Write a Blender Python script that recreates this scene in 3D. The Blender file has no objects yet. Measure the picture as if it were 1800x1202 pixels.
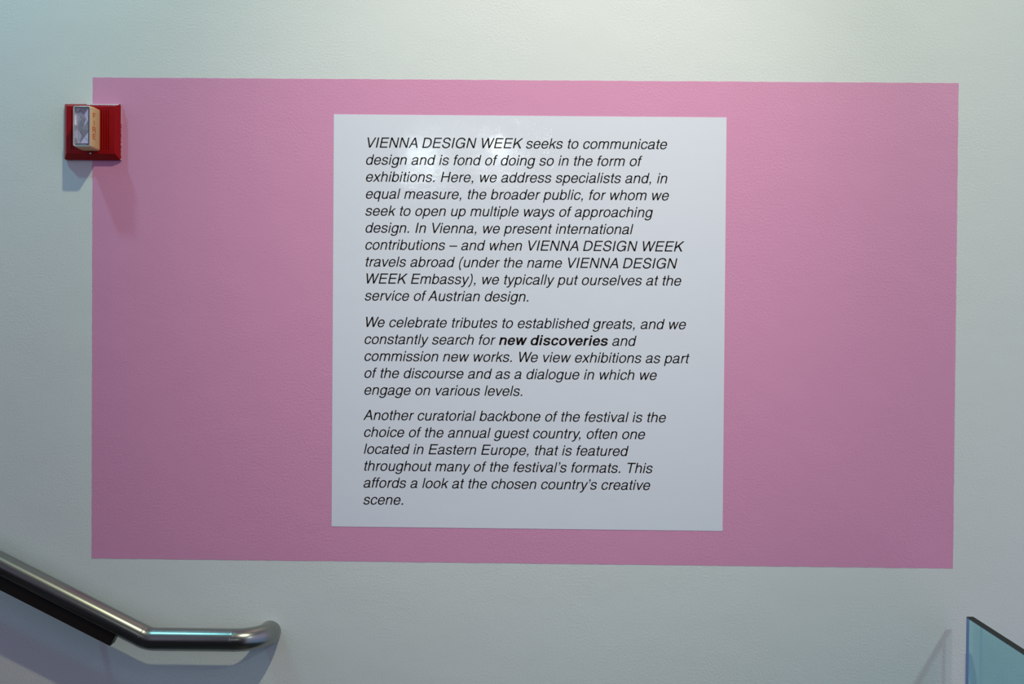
import bpy, bmesh, math, random
from mathutils import Vector, Matrix
random.seed(7)
SC = bpy.context.scene
COL = SC.collection
H = 1.62                      # eye height; z below is written relative to it, floor at z = 0

# ------------------------------------------------------------------ camera
cd = bpy.data.cameras.new('camera'); cam = bpy.data.objects.new('camera', cd); COL.objects.link(cam)
cd.sensor_width = 36.0; cd.lens = 1900 / 1800 * 36.0; cd.clip_start = 0.02; cd.clip_end = 100
right = Vector((0.99989526, 0.01156561, 0.00870052))
fwd = Vector((-0.01146432, 0.99986697, -0.0116022))
up = Vector((-0.00883355, 0.01150124, 0.99989484))
M = Matrix((right, up, -fwd)).transposed().to_4x4(); M.translation = Vector((0, -2.28, H))
cam.matrix_world = M
SC.camera = cam

# ------------------------------------------------------------------ colour management, world, lamps
SC.view_settings.view_transform = 'Standard'; SC.view_settings.look = 'None'
SC.view_settings.gamma = 1.0; SC.view_settings.use_curve_mapping = False
SC.view_settings.exposure = 0.02
wd = bpy.data.worlds.new('world'); SC.world = wd; wd.use_nodes = True
bg = wd.node_tree.nodes['Background']; bg.inputs[0].default_value = (0.68, 0.65, 1.0, 1); bg.inputs[1].default_value = 0.69

def spot(name, loc, target, power, color, size, blend, radius):
    l = bpy.data.lights.new(name, 'SPOT'); l.energy = power; l.color = color
    l.spot_size = math.radians(size); l.spot_blend = blend; l.shadow_soft_size = radius
    o = bpy.data.objects.new(name, l); COL.objects.link(o); o.location = loc
    o.rotation_euler = (Vector(target) - Vector(loc)).to_track_quat('-Z', 'Y').to_euler()
    return o
# one lamp high above the panel: warm flood, plus an added narrower white beam
spot('warm_flood_lamp', (0.31, -1.70, H + 2.41), (0.10, 0, H + 0.30), 134, (1.0, 0.99, 0.64), 90, 1.0, 0.035)
spot('added_white_beam', (0.31, -1.70, H + 2.41), (0.0, 0, H + 0.36), 93, (1.0, 0.92, 0.95), 36, 1.0, 0.035)
# cool spot, near the wall above the alarm
spot('cool_spot_lamp', (-1.48, -0.61, H + 1.80), (-1.0, 0, H + 0.3), 37, (0.26, 0.88, 1.0), 110, 1.0, 0.045)
# neutral spot further out in the hall, to the right
spot('neutral_spot_lamp', (2.5, -3.5, H + 2.2), (1.0, 0, H + 0.20), 136, (0.72, 1.0, 0.94), 42, 1.0, 0.10)
# distant cool house lights at the far side of the hall
spot('hall_lamp', (-0.73, -5.5, H + 1.21), (0, 0, H), 10, (0.85, 1.0, 0.98), 60, 0.6, 0.06)
spot('hall_lamp', (-0.19, -5.5, H + 1.27), (0, 0, H), 9, (0.9, 1.0, 0.98), 60, 0.6, 0.07)

# ------------------------------------------------------------------ helpers
def mat(name, color, rough=0.5, metal=0.0, spec=0.5, trans=0.0, ior=1.45, coat=0.0):
    m = bpy.data.materials.new(name); m.use_nodes = True
    b = m.node_tree.nodes['Principled BSDF']
    b.inputs['Base Color'].default_value = (*color, 1); b.inputs['Roughness'].default_value = rough
    b.inputs['Metallic'].default_value = metal; b.inputs['Specular IOR Level'].default_value = spec
    b.inputs['Transmission Weight'].default_value = trans; b.inputs['IOR'].default_value = ior
    b.inputs['Coat Weight'].default_value = coat
    return m

def bump(m, layers):
    """layers: (noise scale, detail, height in metres, mask scale or 0)"""
    nt = m.node_tree; N = nt.nodes; L = nt.links; b = N['Principled BSDF']
    tc = N.new('ShaderNodeTexCoord'); prev = None
    for sc, det, hgt, msk in layers:
        n = N.new('ShaderNodeTexNoise'); n.inputs['Scale'].default_value = sc; n.inputs['Detail'].default_value = det
        L.new(tc.outputs['Object'], n.inputs['Vector']); h = n.outputs['Fac']
        if msk:
            n2 = N.new('ShaderNodeTexNoise'); n2.inputs['Scale'].default_value = msk; L.new(tc.outputs['Object'], n2.inputs['Vector'])
            r = N.new('ShaderNodeMapRange'); r.inputs[1].default_value = .38; r.inputs[2].default_value = .62
            r.inputs[3].default_value = .35; r.inputs[4].default_value = 1.0; L.new(n2.outputs['Fac'], r.inputs[0])
            mu = N.new('ShaderNodeMath'); mu.operation = 'MULTIPLY'; L.new(h, mu.inputs[0]); L.new(r.outputs[0], mu.inputs[1]); h = mu.outputs[0]
        bp = N.new('ShaderNodeBump'); bp.inputs['Strength'].default_value = 1.0; bp.inputs['Distance'].default_value = hgt
        L.new(h, bp.inputs['Height'])
        if prev: L.new(prev.outputs[0], bp.inputs['Normal'])
        prev = bp
    L.new(prev.outputs[0], b.inputs['Normal'])
    return m

def tint(m, scale, c1, c2):
    nt = m.node_tree; N = nt.nodes; L = nt.links; b = N['Principled BSDF']
    tc = N.new('ShaderNodeTexCoord'); n = N.new('ShaderNodeTexNoise'); n.inputs['Scale'].default_value = scale; n.inputs['Detail'].default_value = 3
    r = N.new('ShaderNodeValToRGB'); r.color_ramp.elements[0].position = .35; r.color_ramp.elements[1].position = .65
    r.color_ramp.elements[0].color = (*c1, 1); r.color_ramp.elements[1].color = (*c2, 1)
    L.new(tc.outputs['Object'], n.inputs['Vector']); L.new(n.outputs['Fac'], r.inputs[0]); L.new(r.outputs[0], b.inputs['Base Color'])
    return m

def link(name, bm, m, parent=None, smooth=False):
    me = bpy.data.meshes.new(name); bm.to_mesh(me); bm.free()
    if smooth:
        for p in me.polygons: p.use_smooth = True
    o = bpy.data.objects.new(name, me); COL.objects.link(o)
    if m: me.materials.append(m)
    if parent: o.parent = parent
    return o

def thing(name, label, cat, loc, group=None):
    o = bpy.data.objects.new(name, None); COL.objects.link(o); o.location = loc; o.empty_display_size = .05
    o['label'] = label; o['category'] = cat
    if group: o['group'] = group
    return o

def box(bm, x0, x1, y0, y1, z0, z1, bevel=0.0, seg=2):
    r = bmesh.ops.create_cube(bm, size=1.0)
    for v in r['verts']:
        v.co = Vector(((x0 + x1) / 2 + v.co.x * (x1 - x0), (y0 + y1) / 2 + v.co.y * (y1 - y0), (z0 + z1) / 2 + v.co.z * (z1 - z0)))
    if bevel:
        es = list({e for v in r['verts'] for e in v.link_edges})
        bmesh.ops.bevel(bm, geom=es, offset=bevel, segments=seg, affect='EDGES', profile=0.5)
    return bm

def rrect(x0, x1, z0, z1, r, n=5):
    pts = []
    for cx, cz, a0 in ((x1 - r, z1 - r, 0), (x0 + r, z1 - r, 90), (x0 + r, z0 + r, 180), (x1 - r, z0 + r, 270)):
        for i in range(n + 1):
            a = math.radians(a0 + 90 * i / n); pts.append((cx + r * math.cos(a), cz + r * math.sin(a)))
    return pts        # counter-clockwise seen from -y with x right, z up

def loft(bm, rings, cap_first=False, cap_last=True):
    R = [[bm.verts.new(p) for p in ring] for ring in rings]
    n = len(R[0])
    for a, b in zip(R, R[1:]):
        for i in range(n):
            j = (i + 1) % n; bm.faces.new((a[i], a[j], b[j], b[i]))
    if cap_last: bm.faces.new(R[-1])
    if cap_first: bm.faces.new(R[0][::-1])
    return R

def tube(bm, pts, r, n=40, caps=True):
    """pipe swept along a smooth path with a rotation-minimising frame"""
    P = [Vector(p) for p in pts]; rings = []; ref = None
    for i, p in enumerate(P):
        t = (P[min(i + 1, len(P) - 1)] - P[max(i - 1, 0)]).normalized()
        if ref is None: ref = Vector((0, 1, 0)) if abs(t.y) < .9 else Vector((0, 0, 1))
        u = (ref - t * ref.dot(t)).normalized(); ref = u; w = t.cross(u)
        rings.append([p + r * (math.cos(2 * math.pi * k / n) * u + math.sin(2 * math.pi * k / n) * w) for k in range(n)])
    loft(bm, rings, caps, caps)
    bmesh.ops.recalc_face_normals(bm, faces=bm.faces)

def fillet(points, radii, n=10):
    """polyline with rounded corners"""
    P = [Vector(p) for p in points]; out = [P[0]]
    for i in range(1, len(P) - 1):
        a = (P[i - 1] - P[i]).normalized(); b = (P[i + 1] - P[i]).normalized(); ang = a.angle(b); r = radii[i - 1]
        d = r / math.tan(ang / 2); s = P[i] + a * d; e = P[i] + b * d
        c = P[i] + (a + b).normalized() * (r / math.sin(ang / 2)); vs = s - c; ve = e - c; th = vs.angle(ve)
        for k in range(n + 1):
            t = k / n; out.append(c + (vs * math.sin((1 - t) * th) + ve * math.sin(t * th)) / math.sin(th))
    out.append(P[-1]); return out

# ------------------------------------------------------------------ materials
WALL_BUMP = [(230, 2.5, 0.00075, 3.0), (900, 1.0, 0.00012, 0), (9, 2, 0.0015, 0)]
m_wall = bump(mat('white wall paint', (0.77, 0.80, 0.77), 0.42, spec=0.35), WALL_BUMP)
m_pink = bump(mat('pink wall paint', (0.78, 0.34, 0.535), 0.40, spec=0.35), WALL_BUMP)
m_panel = bump(mat('white satin vinyl', (0.84, 0.86, 0.93), 0.05, spec=0.5), [(330, 2.0, 0.00014, 5.0), (14, 2, 0.0005, 0)])
m_ink = mat('black print', (0.012, 0.006, 0.006), 0.35, spec=0.25)
m_steel = bump(mat('brushed stainless steel', (0.33, 0.335, 0.31), 0.27, metal=1.0), [(60, 4, 0.00005, 0)])
m_dark = mat('dark bronze metal', (0.035, 0.03, 0.025), 0.4, metal=0.6)
m_red = bump(mat('red plastic', (0.36, 0.002, 0.004), 0.38, spec=0.25), [(1500, 1, 0.00003, 0)])
m_beige = mat('beige plastic', (0.80, 0.57, 0.27), 0.45)
m_fire = mat('red orange print', (0.78, 0.15, 0.02), 0.5)
m_shade = mat('dark brown inner shade', (0.05, 0.03, 0.025), 0.3)  # shade of the strobe's inner walls put into the colour
m_mirror = mat('faceted reflector', (0.90, 0.84, 0.84), 0.10, metal=0.7)
m_caulk = mat('dried white paint', (0.62, 0.42, 0.47), 0.6)
m_rim = mat('pale clear plastic rim', (0.55, 0.66, 0.68), 0.08, spec=0.8)
m_screw = mat('steel screw', (0.5, 0.48, 0.45), 0.25, metal=1.0)
m_hole = mat('dark recess', (0.006, 0.004, 0.004), 0.8)
m_lens = mat('clear lens', (0.95, 0.98, 1.0), 0.03)
def thin_clear(m, tintc, k, fresnel=False):
    nt = m.node_tree; N = nt.nodes; t = N.new('ShaderNodeBsdfTransparent'); t.inputs[0].default_value = (*tintc, 1)
    g = N.new('ShaderNodeBsdfGlossy'); g.inputs['Roughness'].default_value = 0.02
    mx = N.new('ShaderNodeMixShader'); mx.inputs[0].default_value = k
    if fresnel:
        f = N.new('ShaderNodeLayerWeight'); f.inputs[0].default_value = 0.25; mr = N.new('ShaderNodeMath'); mr.operation = 'MULTIPLY'
        mr.inputs[1].default_value = k; nt.links.new(f.outputs['Fresnel'], mr.inputs[0]); nt.links.new(mr.outputs[0], mx.inputs[0])
    nt.links.new(t.outputs[0], mx.inputs[1]); nt.links.new(g.outputs[0], mx.inputs[2])
    nt.links.new(mx.outputs[0], N['Material Output'].inputs['Surface'])
thin_clear(m_lens, (.93, .96, .98), 0.08)
m_glass = mat('toughened glass', (0.62, 0.88, 0.91), 0.0)
thin_clear(m_glass, (0.70, 0.90, 0.93), 0.25, True)
m_blue = mat('painted blue edge reflection', (0.18, 0.31, 0.62), 0.3)
m_seam = mat('grey moulded seam', (0.16, 0.16, 0.17), 0.3)
m_edge = mat('black glint dashes', (0.004, 0.005, 0.005), 0.4)
m_cap = mat('dark matte strip', (0.022, 0.024, 0.022), 0.6, spec=0.2)
m_far = mat('added dark brown wall', (0.05, 0.035, 0.025), 0.7)
m_floor = tint(mat('dark stone floor', (0.05, 0.05, 0.05), 0.35), 6, (0.030, 0.028, 0.026), (0.05, 0.047, 0.043))
m_ceil = mat('ceiling paint', (0.6, 0.62, 0.62), 0.8)

# ------------------------------------------------------------------ the setting
def structure(name, x0, x1, y0, y1, z0, z1, m):
    o = link(name, box(bmesh.new(), x0, x1, y0, y1, z0, z1), m); o['kind'] = 'structure'; return o
wall = structure('wall_back', -4.0, 4.0, 0.0, 0.15, -2.6, 5.0, m_wall)
structure('floor', -0.75, 0.99, -7.0, 0.0, -0.2, 0.0, m_floor)
structure('floor_lower', 0.99, 4.0, -7.0, 0.0, -2.8, -2.6, m_floor)
structure('ceiling', -4.0, 4.0, -7.0, 0.0, 5.0, 5.15, m_ceil)
structure('added_wall_front', -3.2, 3.2, -7.15, -7.0, -2.6, 5.0, m_far)  # added unseen wall; cuts cool ambient light and darkens steel reflections
# the flight going up to the left: every tread block stands on the one below
st = bpy.data.objects.new('staircase', None); COL.objects.link(st); st.location = (-0.75, -0.75, 0); st['kind'] = 'structure'
for i in range(9):
    bm = bmesh.new(); box(bm, -0.34 * (i + 1), -0.34 * i, -6.2, 0.74, -0.2, 0.168 * (i + 1), 0.004, 1)
    link('step', bm, m_floor, st)
# ---------------- painted field and text panel
def slab(name, c, y, m, parent=None, wob=0.0, n=1, back=0.0):
    """c = four corners (x, z) TL TR BR BL; a thin coat from the wall out to -y with slightly uneven edges"""
    pts = []
    for k in range(4):
        a, b = c[k], c[(k + 1) % 4]
        for i in range(n):
            t = i / n; w = random.uniform(-wob, wob) if i else 0
            dx, dz = b[0] - a[0], b[1] - a[1]; l = math.hypot(dx, dz)
            pts.append((a[0] + dx * t - dz / l * w, a[1] + dz * t + dx / l * w))
    bm = bmesh.new()
    loft(bm, [[(p[0], back, p[1] + H) for p in pts], [(p[0], y, p[1] + H) for p in pts]])
    bmesh.ops.recalc_face_normals(bm, faces=bm.faces)
    return link(name, bm, m, parent)
o = slab('painted_rectangle', [(-.91703, .52474), (.90425, .52381), (.90601, -.49483), (-.91516, -.49354)], -0.0004, m_pink, wall, wob=0.0004, n=160)
o.matrix_parent_inverse = wall.matrix_world.inverted(); o['label'] = 'large pink rectangle painted on the white wall'

tp = thing('text_panel', 'white satin panel with black italic text on the pink rectangle', 'sign', (0, 0, 0))
slab('panel_sheet', [(-.40578, .45006), (.42012, .44879), (.42129, -.42090), (-.40469, -.42021)], -0.0010, m_panel, tp, back=-0.0005)


# ---- lettering: an oblique grotesque drawn from pen strokes, 1000 units per em ----
TAN=0.2126
LC=dict(a=43,b=35); UC=dict(a=47,b=41)
ADV=dict(zip("abcdefghiklmnopqrstuvwxyAVWNHEDGSKIT().,–’ RF",
 [556,556,500,556,556,278,556,556,222,500,222,833,556,556,556,556,333,500,278,556,500,722,500,500,
  667,667,944,722,722,667,722,778,667,667,278,611,333,333,278,278,556,222,278,722,611]))
BADV=dict(n=611,e=556,w=778,d=611,i=278,s=556,c=556,o=611,v=556,r=389)
BBOX=dict(n=(65,491,65,546),e=(40,516,23,528),w=(14,709,8,771),d=(35,499,26,545),i=(67,151,69,209),s=(32,464,30,519),
 c=(30,477,34,524),o=(35,521,34,578),v=(8,492,13,543),r=(77,332,64,373))
def O(x0,y0,x1,y1):
    mx,my=(x0+x1)/2,(y0+y1)/2
    return ['M',mx,y1,'Q',x0,y1,x0,my,'Q',x0,y0,mx,y0,'Q',x1,y0,x1,my,'Q',x1,y1,mx,y1]
# items: ('r',x0,y0,x1,y1) bar; ('d',x0,y0,x1,y1,w) slanting stroke; ('p',path) pen stroke; ('g',points) filled outline
COMMA=[(87,104),(191,104),(191,0),(178,-84),(112,-147),(92,-116),(134,-70),(142,0),(87,0)]
GL={
'n':[('r',65,0,149,523),('p',['M',107,300,'Q',107,503,290,503,'Q',449,503,449,345,'L',449,0])],
'h':[('r',65,0,149,718),('p',['M',107,300,'Q',107,503,290,503,'Q',449,503,449,345,'L',449,0])],
'm':[('r',65,0,149,523),('p',['M',107,320,'Q',107,503,272,503,'Q',417,503,417,360,'L',417,0]),
     ('p',['M',417,320,'Q',417,503,582,503,'Q',727,503,727,360,'L',727,0])],
'u':[('r',405,0,489,523),('p',['M',110,523,'L',110,178,'Q',110,21,262,21,'Q',447,21,447,220])],
'r':[('r',77,0,161,523),('p',['M',119,280,'Q',119,498,332,496])],
'i':[('r',67,0,151,523),('r',67,604,151,718)],
'l':[('r',67,0,151,718)],
'o':[('p',O(78,21,478,503))],
'b':[('r',58,0,142,718),('p',O(98,21,474,503))],
'p':[('r',58,-207,142,523),('p',O(98,21,474,503))],
'd':[('r',415,0,499,718),('p',O(78,21,457,503))],
'q':[('r',410,-207,494,523),('p',O(78,21,454,503))],
'g':[('p',O(82,28,459,503)),('p',['M',457,523,'L',457,0,'Q',457,-184,268,-184,'Q',92,-184,90,-70])],
'c':[('p',['M',434,352,'Q',428,503,262,503,'Q',73,503,73,262,'Q',73,21,262,21,'Q',432,21,438,188])],
'e':[('r',84,232,473,300),('p',['M',473,234,'L',473,275,'Q',473,503,278,503,'Q',83,503,83,262,'Q',83,21,278,21,'Q',445,21,468,164])],
's':[('p',['M',412,368,'Q',405,503,245,503,'Q',88,503,88,388,'C',88,300,150,292,250,268,'C',370,238,423,222,423,138,'Q',423,21,250,21,'Q',80,21,74,160])],
'a':[('p',['M',88,362,'Q',92,503,264,503,'Q',426,503,426,392,'L',426,100,'C',426,48,452,34,486,36,'L',530,38]),
     ('p',['M',426,330,'C',426,286,380,282,300,272,'C',160,256,79,240,79,138,'Q',79,21,210,21,'C',330,21,426,90,426,190])],
't':[('p',['M',137,669,'L',137,104,'C',137,45,165,33,215,33,'L',257,35]),('r',14,456,257,523)],
'f':[('p',['M',128,0,'L',128,590,'C',128,665,165,690,215,690,'L',262,688]),('r',14,456,255,523)],
'v':[('d',54,523,250,0,92),('d',446,523,250,0,92)],
'w':[('d',58,523,205,0,88),('d',361,523,205,0,88),('d',361,523,517,0,88),('d',665,523,517,0,88)],
'x':[('d',62,0,440,523,104),('d',438,0,62,523,104)],
'y':[('d',57,523,252,8,92),('p',['M',446,523,'L',268,20,'C',215,-120,198,-178,112,-178,'L',48,-172])],
'k':[('r',67,0,151,718),('d',440,523,128,200,116),('d',250,345,450,0,104)],
'A':[('d',62,0,334,718,98),('d',606,0,334,718,98),('r',150,212,518,290)],
'V':[('d',68,718,334,0,98),('d',599,718,334,0,98)],
'W':[('d',64,718,264,0,96),('d',472,718,264,0,96),('d',472,718,682,0,96),('d',880,718,682,0,96)],
'N':[('r',76,0,164,718),('r',558,0,646,718),('d',128,718,594,0,108)],
'H':[('r',77,0,171,718),('r',552,0,646,718),('r',120,332,600,413)],
'E':[('r',86,0,180,718),('r',100,0,616,82),('r',100,335,583,416),('r',100,636,610,718)],
'F':[('r',86,0,180,718),('r',100,335,533,416),('r',100,636,583,718)],
'R':[('r',86,0,180,718),('p',['M',100,677,'L',420,677,'Q',590,677,590,520,'Q',590,365,420,365,'L',100,365]),('d',430,365,640,0,110)],
'D':[('r',81,0,175,718),('p',['M',100,677,'L',345,677,'Q',627,677,627,359,'Q',627,41,345,41,'L',100,41])],
'G':[('p',['M',640,512,'Q',622,696,388,696,'Q',96,696,96,359,'Q',96,22,388,22,'Q',645,22,652,300]),('r',400,300,700,378),('r',640,0,700,378)],
'S':[('p',['M',548,512,'Q',542,696,330,696,'Q',118,696,118,536,'C',118,420,200,400,335,368,'C',480,335,573,312,573,192,'Q',573,22,340,22,'Q',100,22,96,236])],
'K':[('r',76,0,170,718),('d',598,718,128,228,132),('d',290,440,606,0,120)],
'I':[('r',91,0,188,718)],
'T':[('r',14,634,597,718),('r',258,0,353,718)],
'.':[('r',87,0,191,104)],
',':[('g',COMMA)],
'’':[('g',[(x-34,y+614) for x,y in COMMA])],
'–':[('r',0,240,556,313)],
'(':[('p',['M',262,733,'C',125,560,112,400,112,263,'C',112,130,125,-30,262,-207])],
')':[('p',['M',71,733,'C',208,560,221,400,221,263,'C',221,130,208,-30,71,-207])],
' ':[],
}
def flat(path):
    pts=[];i=0;cur=None
    while i<len(path):
        k=path[i]
        if k=='M': cur=(path[i+1],path[i+2]);pts.append(cur);i+=3
        elif k=='L': cur=(path[i+1],path[i+2]);pts.append(cur);i+=3
        else:
            if k=='Q':
                cx,cy,x,y=path[i+1:i+5];i+=5;t=.6
                a=(cur[0]+t*(cx-cur[0]),cur[1]+t*(cy-cur[1]));b=(x+t*(cx-x),y+t*(cy-y))
            else:
                ax,ay,bx,by,x,y=path[i+1:i+7];i+=7;a=(ax,ay);b=(bx,by)
            for j in range(1,9):
                t=j/8;s=1-t
                pts.append((s**3*cur[0]+3*s*s*t*a[0]+3*s*t*t*b[0]+t**3*x,s**3*cur[1]+3*s*s*t*a[1]+3*s*t*t*b[1]+t**3*y))
            cur=(x,y)
    return pts
def pen(path,a,b):
    """quads of a stroke drawn along the path with an elliptical nib"""
    p=flat(path);L=[];R=[]
    for i,(x,y) in enumerate(p):
        x0,y0=p[max(i-1,0)];x1,y1=p[min(i+1,len(p)-1)]
        if i in(0,len(p)-1) and abs(p[0][0]-p[-1][0])+abs(p[0][1]-p[-1][1])<1: x0,y0=p[-2];x1,y1=p[1]
        nx,ny=-(y1-y0),x1-x0;q=((a*nx)**2+(b*ny)**2)**.5
        ox,oy=a*a*nx/q,b*b*ny/q
        L.append((x+ox,y+oy));R.append((x-ox,y-oy))
    return [[L[i],L[i+1],R[i+1],R[i]] for i in range(len(p)-1)]
def glyph(ch,bold=False):
    up=ch.isupper();a,b=(48,42) if up else (45,36.5)
    if ch in '()': a=b=38
    P=[]
    bold=bold and ch in BBOX
    if bold:
        xl,xr,bl,br=BBOX[ch];A,B=68,54
        fx=lambda x:bl+A+(x-xl-a)*(br-bl-2*A)/max(xr-xl-2*a,1)
        fy=lambda y:y if y>538 else B-14+(y-21)*(546-2*B)/(482.)
    for it in GL[ch]:
        k=it[0]
        if k=='r':
            x0,y0,x1,y1=it[1:]
            if bold:
                if x1-x0<90: c=fx((x0+x1)/2);x0,x1=c-70,c+70
                else: x0,x1=fx(x0),fx(x1);c=fy((y0+y1)/2);y0,y1=c-48,c+48
                if ch=='i' and y0>600: y0=596
                if y1==523: y1=532
            P.append([(x0,y0),(x1,y0),(x1,y1),(x0,y1)])
        elif k=='d':
            x0,y0,x1,y1,w=it[1:]
            if bold: x0,x1=fx(x0),fx(x1);w*=1.58;y0,y1=[532 if v==523 else v for v in(y0,y1)]
            w/=2;P.append([(x0-w,y0),(x0+w,y0),(x1+w,y1),(x1-w,y1)])
        elif k=='p':
            q=it[1]
            if bold:
                r=[];c=0
                for v in q:
                    if isinstance(v,str): r.append(v);c=0
                    else: r.append(fx(v) if c%2==0 else (fy(v) if v not in(0,) else 0));c+=1
                q=r
                P+=pen(q,A,B)
            else: P+=pen(q,a,b)
        else: P.append(list(it[1]))
    return P
KERN={'A ':-50,' A':-50,'y,':-80,'r,':-55,'V,':-120,'We':-40,'Vi':-30,'Em':0,'Th':0,'y)':0,', ':0,'av':-10,'ev':-10,'ve':-15,'wa':-10,'ay':-20,'y ':0,'r ':0,'rt':0,'’s':-20,'l’':0,'y’':-20,'kb':0,'ff':-15,'ry':15}
def layout(text,track=0):
    """text with *bold* runs -> list of (ch,bold,x)"""
    x=0;out=[];b=False;prev=''
    for ch in text:
        if ch=='*': b=not b;continue
        x+=KERN.get(prev+ch,0)
        out.append((ch,b,x));x+=(BADV[ch] if b and ch in BADV else ADV[ch])+track;prev=ch
    return out

def text_mesh(name, text, x0, z0, em, y, m, parent, skew=0.0014):
    bm = bmesh.new()
    for ch, b, x in layout(text):
        for poly in glyph(ch, b):
            q = [((x + px + TAN * py) * em, py * em) for px, py in poly]
            v = [bm.verts.new((x0 + X, y, H + z0 + Z + skew * X)) for X, Z in q]
            try: f = bm.faces.new(v)
            except ValueError: continue
            f.normal_update()
            if f.normal.y > 0: f.normal_flip()
    return link(name, bm, m, parent)

PARAGRAPHS = [(.3805, -.3395, ["VIENNA DESIGN WEEK seeks to communicate", "design and is fond of doing so in the form of",
  "exhibitions. Here, we address specialists and, in", "equal measure, the broader public, for whom we",
  "seek to open up multiple ways of approaching", "design. In Vienna, we present international",
  "contributions – and when VIENNA DESIGN WEEK", "travels abroad (under the name VIENNA DESIGN",
  "WEEK Embassy), we typically put ourselves at the", "service of Austrian design."]),
 (.0026, -.3397, ["We celebrate tributes to established greats, and we", "constantly search for *new discoveries* and",
  "commission new works. We view exhibitions as part", "of the discourse and as a dialogue in which we", "engage on various levels."]),
 (-.1938, -.3394, ["Another curatorial backbone of the festival is the", "choice of the annual guest country, often one",
  "located in Eastern Europe, that is featured", "throughout many of the festival’s formats. This",
  "affords a look at the chosen country’s creative", "scene."])]
for z0, x0, lines in PARAGRAPHS:
    for i, t in enumerate(lines):
        text_mesh('text_line', t, x0, z0 - .03577 * i, .0000299, -0.0012, m_ink, tp)

# ---------------- fire alarm
fa = thing('fire_alarm', 'red square fire alarm with beige strobe on the wall, left of the text panel', 'fire alarm', (0, 0, 0))
bm = bmesh.new()
X0, X1, Z0, Z1 = -.9736, -.8550, H + .3497, H + .4672
FX0, FX1, FZ0, FZ1 = -.9640, -.8617, H + .3606, H + .4597
def ring(x0, x1, z0, z1, r, y): return [(x, y, z) for x, z in rrect(x0, x1, z0, z1, r)]
R = loft(bm, [ring(X0, X1, Z0, Z1, .0035, 0), ring(X0, X1, Z0, Z1, .0035, -.0065), ring(X0 + .0006, X1 - .0006, Z0 + .0006, Z1 - .0006, .0035, -.0075),
              ring(FX0 - .0007, FX1 + .0007, FZ0 - .0007, FZ1 + .0007, .0022, -.0192), ring(FX0, FX1, FZ0, FZ1, .002, -.0198)], False, False)
# front: frame around a grid with slots sunk into it
gx0, gx1, gz0, gz1 = -.9545, -.8722, H + .3690, H + .4525
inner = []
for k, v in enumerate(R[-1]):
    inner.append(bm.verts.new((min(max(v.co.x, gx0), gx1), -.02, min(max(v.co.z, gz0), gz1))))
n = len(R[-1])
for i in range(n):
    j = (i + 1) % n; q = [R[-1][i], R[-1][j], inner[j], inner[i]]
    bm.faces.new(q)
bmesh.ops.remove_doubles(bm, verts=bm.verts, dist=1e-6)
xs = []; s0 = -.9530
for k in range(17):
    c = s0 + k * (0.0773 / 16); xs.append((c - .0007, c + .0007))
def quad(*p): bm.faces.new([bm.verts.new(q) for q in p])
cur = gx0
for a, b in xs:
    quad((cur, -.02, gz0), (a, -.02, gz0), (a, -.02, gz1), (cur, -.02, gz1))
    d = -.0170
    quad((a, d, gz0), (b, d, gz0), (b, d, gz1), (a, d, gz1))
    quad((a, -.02, gz0), (a, d, gz0), (a, d, gz1), (a, -.02, gz1)); quad((b, d, gz0), (b, -.02, gz0), (b, -.02, gz1), (b, d, gz1))
    quad((a, -.02, gz1), (a, d, gz1), (b, d, gz1), (b, -.02, gz1)); quad((a, d, gz0), (a, -.02, gz0), (b, -.02, gz0), (b, d, gz0))
    cur = b
quad((cur, -.02, gz0), (gx1, -.02, gz0), (gx1, -.02, gz1), (cur, -.02, gz1))
link('back_plate', bm, m_red, fa)
for z in (H + .4562, H + .3652):
    bm = bmesh.new(); box(bm, -.9585, -.8680, -.0204, -.0196, z - .0003, z + .0003, .0001, 1); link('raised_line', bm, m_red, fa)
# strobe housing: an open beige shell
SX0, SX1, SZ0, SZ1 = -.9302, -.8942, H + .3666, H + .4520
bm = bmesh.new()
def taper(x0, x1, z0, z1, y, r): return ring(x0, x1, z0, z1, r, y)
loft(bm, [taper(SX0, SX1 + .0004, SZ0 - .0003, SZ1 + .001, -.0195, .0040), taper(SX0, SX1 + .0003, SZ0, SZ1 + .001, -.045, .0040),
          taper(SX0 + .0003, SX1 - .0001, SZ0 + .0008, SZ1 - .0010, -.0655, .0042), taper(SX0 + .0010, SX1 - .0008, SZ0 + .0015, SZ1 - .0018, -.0668, .0040),
          taper(SX0 + .0018, SX1 - .0015, SZ0 + .0023, SZ1 - .0026, -.0664, .0036), taper(SX0 + .0018, SX1 - .0015, SZ0 + .0023, SZ1 - .0026, -.0520, .0036)], False, True)
hs = link('strobe_housing', bm, m_beige, fa, True)
# FIRE down the right side
bm = bmesh.new()
for ch, zt, zb in (('F', .4395, .4290), ('I', .4245, .4140), ('R', .4110, .3995), ('E', .3965, .3860)):
    w = ADV[ch] if ch != 'I' else 278
    s = (zt - zb) / 718
    for poly in glyph(ch):
        v = []
        for px, py in poly:
            yy = -.0500 + (px - w / 2) * s * 1.75
            v.append(bm.verts.new((-.8934 + (0.0 if yy > -.045 else (yy + .045) * .018), yy, H + zb + py * s)))
        f = bm.faces.new(v); f.normal_update()
        if f.normal.x < 0: f.normal_flip()
link('lettering', bm, m_fire, hs)
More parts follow.
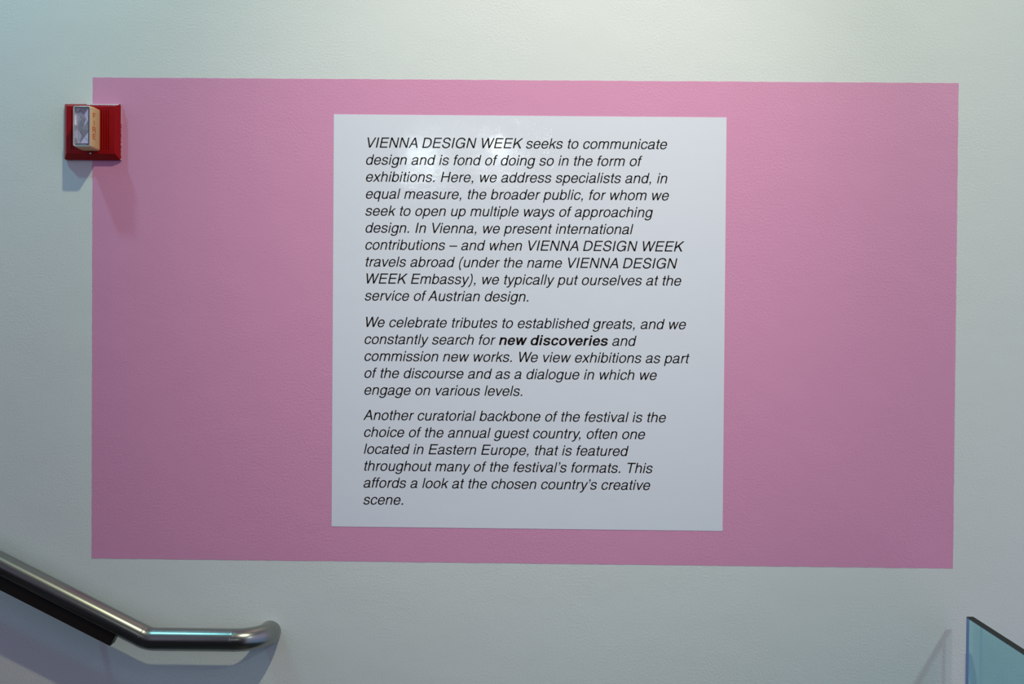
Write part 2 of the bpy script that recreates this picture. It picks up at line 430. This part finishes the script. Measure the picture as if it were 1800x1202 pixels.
# reflector with facets, dark strips painting the inner-wall shade, flash tube, clear lens
RX0, RX1, RZ0, RZ1 = SX0 + .002, -.9020, SZ0 + .009, SZ1 - .003
bm = bmesh.new(); nx, nz = 3, 6; g = []
for j in range(nz + 1):
    row = []
    for i in range(nx + 1):
        d = -.0545 - .0035 * math.cos((i / nx - .5) * 6.0) * random.uniform(.2, 1) - random.uniform(0, .0050)
        if 0 < i < nx and 0 < j < nz: x = RX0 + (RX1 - RX0) * (i + random.uniform(-.35, .35)) / nx; z = RZ0 + (RZ1 - RZ0) * (j + random.uniform(-.35, .35)) / nz
        else: x = RX0 + (RX1 - RX0) * i / nx; z = RZ0 + (RZ1 - RZ0) * j / nz; d = -.0575
        row.append(bm.verts.new((x, d, z)))
    g.append(row)
for j in range(nz):
    for i in range(nx):
        a, b, c, d = g[j][i], g[j][i + 1], g[j + 1][i + 1], g[j + 1][i]
        if (i + j) % 2: bm.faces.new((a, b, c)); bm.faces.new((a, c, d))
        else: bm.faces.new((a, b, d)); bm.faces.new((b, c, d))
fl = [bm.verts.new((RX0 - .0003, -.0655, g[j][0].co.z)) for j in range(nz + 1)]
for j in range(nz): bm.faces.new((fl[j], g[j][0], g[j + 1][0], fl[j + 1]))
ft = [bm.verts.new((g[nz][i].co.x, -.0655, RZ1 + .0006)) for i in range(nx + 1)]
for i in range(nx): bm.faces.new((g[nz][i], g[nz][i + 1], ft[i + 1], ft[i]))
link('reflector', bm, m_mirror, fa)
for pts in ([(RX0 + .001, H + .4030), (-.9160, H + .4330), (-.9030, H + .4190)], [(RX0 + .001, H + .4120), (-.9140, H + .3960), (-.9030, H + .3800)]):
    bm = bmesh.new(); tube(bm, [(x, -.0608, z) for x, z in pts], .0004, 8); link('reflector_seam', bm, m_seam, fa)
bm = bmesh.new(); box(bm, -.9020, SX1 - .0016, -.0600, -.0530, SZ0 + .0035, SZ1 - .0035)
box(bm, RX0 + .001, -.9018, -.0600, -.0530, SZ0 + .0035, RZ0); link('shade_strip', bm, m_shade, fa)
bm = bmesh.new(); box(bm, RX0 + .003, -.9050, -.0612, -.0600, SZ0 + .0052, SZ0 + .0068, .0003, 1); link('lens_clip', bm, m_screw, fa)
bm = bmesh.new(); tube(bm, [(-.9155, -.0605, H + .3990), (-.9155, -.0605, H + .4090), (-.9155, -.0605, H + .4190)], .0022, 16); link('flash_tube', bm, m_lens, fa, True)
bm = bmesh.new(); lx0, lx1, lz0, lz1 = SX0 + .0021, SX1 - .0021, SZ0 + .0032, SZ1 - .0033
loft(bm, [ring(lx0, lx1, lz0, lz1, .0034, -.0630), ring(lx0, lx1, lz0, lz1, .0034, -.0670), ring(lx0 + .0008, lx1 - .0008, lz0 + .0008, lz1 - .0008, .0030, -.0676)], True, True)
bmesh.ops.recalc_face_normals(bm, faces=bm.faces); link('lens', bm, m_lens, fa)
bm = bmesh.new()
loft(bm, [ring(SX0 - .0001, SX1 - .0010, SZ0 + .0010, SZ1 - .0012, .0042, -.0560), ring(SX0 + .0001, SX1 - .0012, SZ0 + .0012, SZ1 - .0014, .0042, -.0668),
          ring(SX0 + .0006, SX1 - .0016, SZ0 + .0017, SZ1 - .0019, .0040, -.0676), ring(SX0 + .0019, SX1 - .0019, SZ0 + .0030, SZ1 - .0031, .0034, -.0676), ring(SX0 + .0020, SX1 - .0020, SZ0 + .0031, SZ1 - .0032, .0034, -.0640)], False, False)
link('lens_rim', bm, m_rim, fa, True)
# screw in a dark hole at the lower lip
bm = bmesh.new(); tube(bm, [(-.9130, -.0190, H + .3618), (-.9130, -.0197, H + .3618), (-.9130, -.0203, H + .3618)], .0030, 24); hole = link('screw_recess', bm, m_hole, fa)
bm = bmesh.new(); tube(bm, [(-.9126, -.0200, H + .3613), (-.9126, -.0207, H + .3613), (-.9126, -.0214, H + .3613)], .0021, 20)
box(bm, -.9140, -.9112, -.0216, -.0213, H + .3611, H + .3615); link('screw', bm, m_screw, fa)
# ragged dried paint along the top and right of the plate
bm = bmesh.new(); pts = []
for i in range(60):
    t = i / 59; z = Z1 - .0015 - t * (Z1 - Z0 - .002)
    w = (.0011 if t < .35 else .0003 + .0008 * random.random()) * (.85 + .3 * random.random())
    if t > .35 and random.random() < .45: w = .0001
    pts.append((X1 - .0004, X1 + w, z))
for a, b in zip(pts, pts[1:]):
    for ya, yb in ((-.0068, -.0004),):
        v = [bm.verts.new(p) for p in ((a[0], ya, a[2]), (a[1], yb, a[2]), (b[1], yb, b[2]), (b[0], ya, b[2]))]
        bm.faces.new(v)
link('dried_paint', bm, m_caulk, fa)
bm = bmesh.new(); pts = []
for i in range(60):
    t = i / 59; x = X0 + .004 + t * (X1 - X0 - .006); u = .55 + .3 * random.random() if t > .40 else .15 * random.random() + .1
    pts.append((x, u))
lo, hi = Vector((0, -.0076, Z1 - .0003)), Vector((0, -.0192, FZ1 + .0010))
for (xa, ua), (xb, ub) in zip(pts, pts[1:]):
    A = lo + (hi - lo) * ua; B = lo + (hi - lo) * ub
    bm.faces.new([bm.verts.new(p) for p in ((xa, lo.y - .0002, lo.z + .0003), (xb, lo.y - .0002, lo.z + .0003), (xb, B.y - .0002, B.z + .0003), (xa, A.y - .0002, A.z + .0003))])
    if xa > X0 + .045: bm.faces.new([bm.verts.new(p) for p in ((xa, 0, Z1 + .0005), (xb, 0, Z1 + .0005), (xb, lo.y - .0002, lo.z + .0003), (xa, lo.y - .0002, lo.z + .0003))])
link('dried_paint', bm, m_caulk, fa)

# ---------------- handrail
hr = thing('handrail', 'brushed steel pipe handrail sloping down and returning into the wall, lower left', 'handrail', (0, 0, 0))
RY = -.066; s = (.6279 - .4904) / (1.0789 - .8011)
zl = lambda x: -.4904 - s * (x + 1.0789)
path = fillet([(-3.2, RY, H + zl(-3.2)), (-.770, RY, H - .6450), (-.534, RY, H - .6450), (-.534, 0.0, H - .6450)], [.060, .0605], 14)
dense = []
for a, b in zip(path, path[1:]):
    k = max(1, int((b - a).length / .05))
    for i in range(k): dense.append(a + (b - a) * i / k)
dense.append(path[-1])
bm = bmesh.new(); tube(bm, dense, .0232, 48); link('pipe', bm, m_steel, hr, True)
def near(x): return min(range(1, len(dense) - 1), key=lambda i: abs(dense[i].x - x) + abs(dense[i].y - RY) * .2)
for wx in (-.790, -.596):
    i = near(wx); t = (dense[i + 1] - dense[i - 1]).normalized(); rings = []
    u = t.cross(Vector((0, 1, 0))).normalized(); w = u.cross(t); bm = bmesh.new()
    for k, (o_, r_) in enumerate(((-.0040, .0231), (-.0022, .02335), (0, .0235), (.0022, .02335), (.0040, .0231))):
        rings.append([dense[i] + t * o_ + r_ * (math.cos(2 * math.pi * a / 48) * u + math.sin(2 * math.pi * a / 48) * w) for a in range(48)])
    loft(bm, rings, False, False); bmesh.ops.recalc_face_normals(bm, faces=bm.faces); link('weld', bm, m_steel, hr, True)
# flat bar carried below the pipe, ending short of the bend
d = Vector((1, 0, -s)).normalized(); nrm = Vector((-s, 0, -1)).normalized(); nrm = Vector((d.z, 0, -d.x))
e1 = Vector((-.8340, RY, H - .6353)); e2 = Vector((-.8480, RY, H - .6580))
top = e1 - nrm * .006; hgt = .0285
bm = bmesh.new(); far = 2.3
def P(a, b, y): q = top - d * a + nrm * b; return (q.x, y, q.z)
ends = []
for a in (0, far):
    ends.append([P(a, 0, RY - .013), P(a, hgt + .002, RY - .013), P(a, hgt + .002, RY + .013), P(a, 0, RY + .013)])
loft(bm, ends, True, True); bmesh.ops.recalc_face_normals(bm, faces=bm.faces)
bmesh.ops.bevel(bm, geom=bm.edges[:], offset=.0012, segments=2, affect='EDGES')
link('support_bar', bm, m_dark, hr)
for a in (.075, 1.15, 2.2):
    q = top - d * a + nrm * .018
    bm = bmesh.new(); tube(bm, [(q.x, RY + .008, q.z), (q.x, RY / 2, q.z), (q.x, -.004, q.z)], .007, 20); br = link('bracket', bm, m_dark, hr, True)
    bm = bmesh.new(); tube(bm, [(q.x, -.005, q.z), (q.x, -.0025, q.z), (q.x, 0, q.z)], .022, 32); link('wall_flange', bm, m_dark, br)

# ---------------- glass guard, square to the wall on the right
gg = thing('glass_guard', 'clear green tinted glass guard panel square to the wall, lower right', 'glass panel', (.9155, -.05, 0))
GT, GL_, GH = .0139, 1.9, H - .5835
bm = bmesh.new(); box(bm, 0, GT, -GL_, 0, 0.02, GH, .0003, 1); link('glass_pane', bm, m_glass, gg)
bm = bmesh.new(); y = 0.0
while y > -GL_ + .02:
    box(bm, -.0004, .0004, y - .0195, y, GH - .0016, GH - .0003); y -= .0216
link('glint_dashes', bm, m_edge, gg)  # black dashes; the gaps imitate a broken glint along the arris
bm = bmesh.new(); box(bm, -.0003, .0004, -.0125, .0003, 0.02, GH - .0002, .0001, 1); link('edge_reflection', bm, m_blue, gg)  # reflected blue of the pane's end put into this band's colour
bm = bmesh.new(); box(bm, .0002, GT - .0002, -GL_, -.0002, GH, GH + .0005); link('top_edge', bm, m_cap, gg)  # dark matte strip laid over the pane's top
bm = bmesh.new(); box(bm, -.02, GT + .02, -GL_, 0, 0.0, .10, .002, 1); link('base_shoe', bm, m_steel, gg)
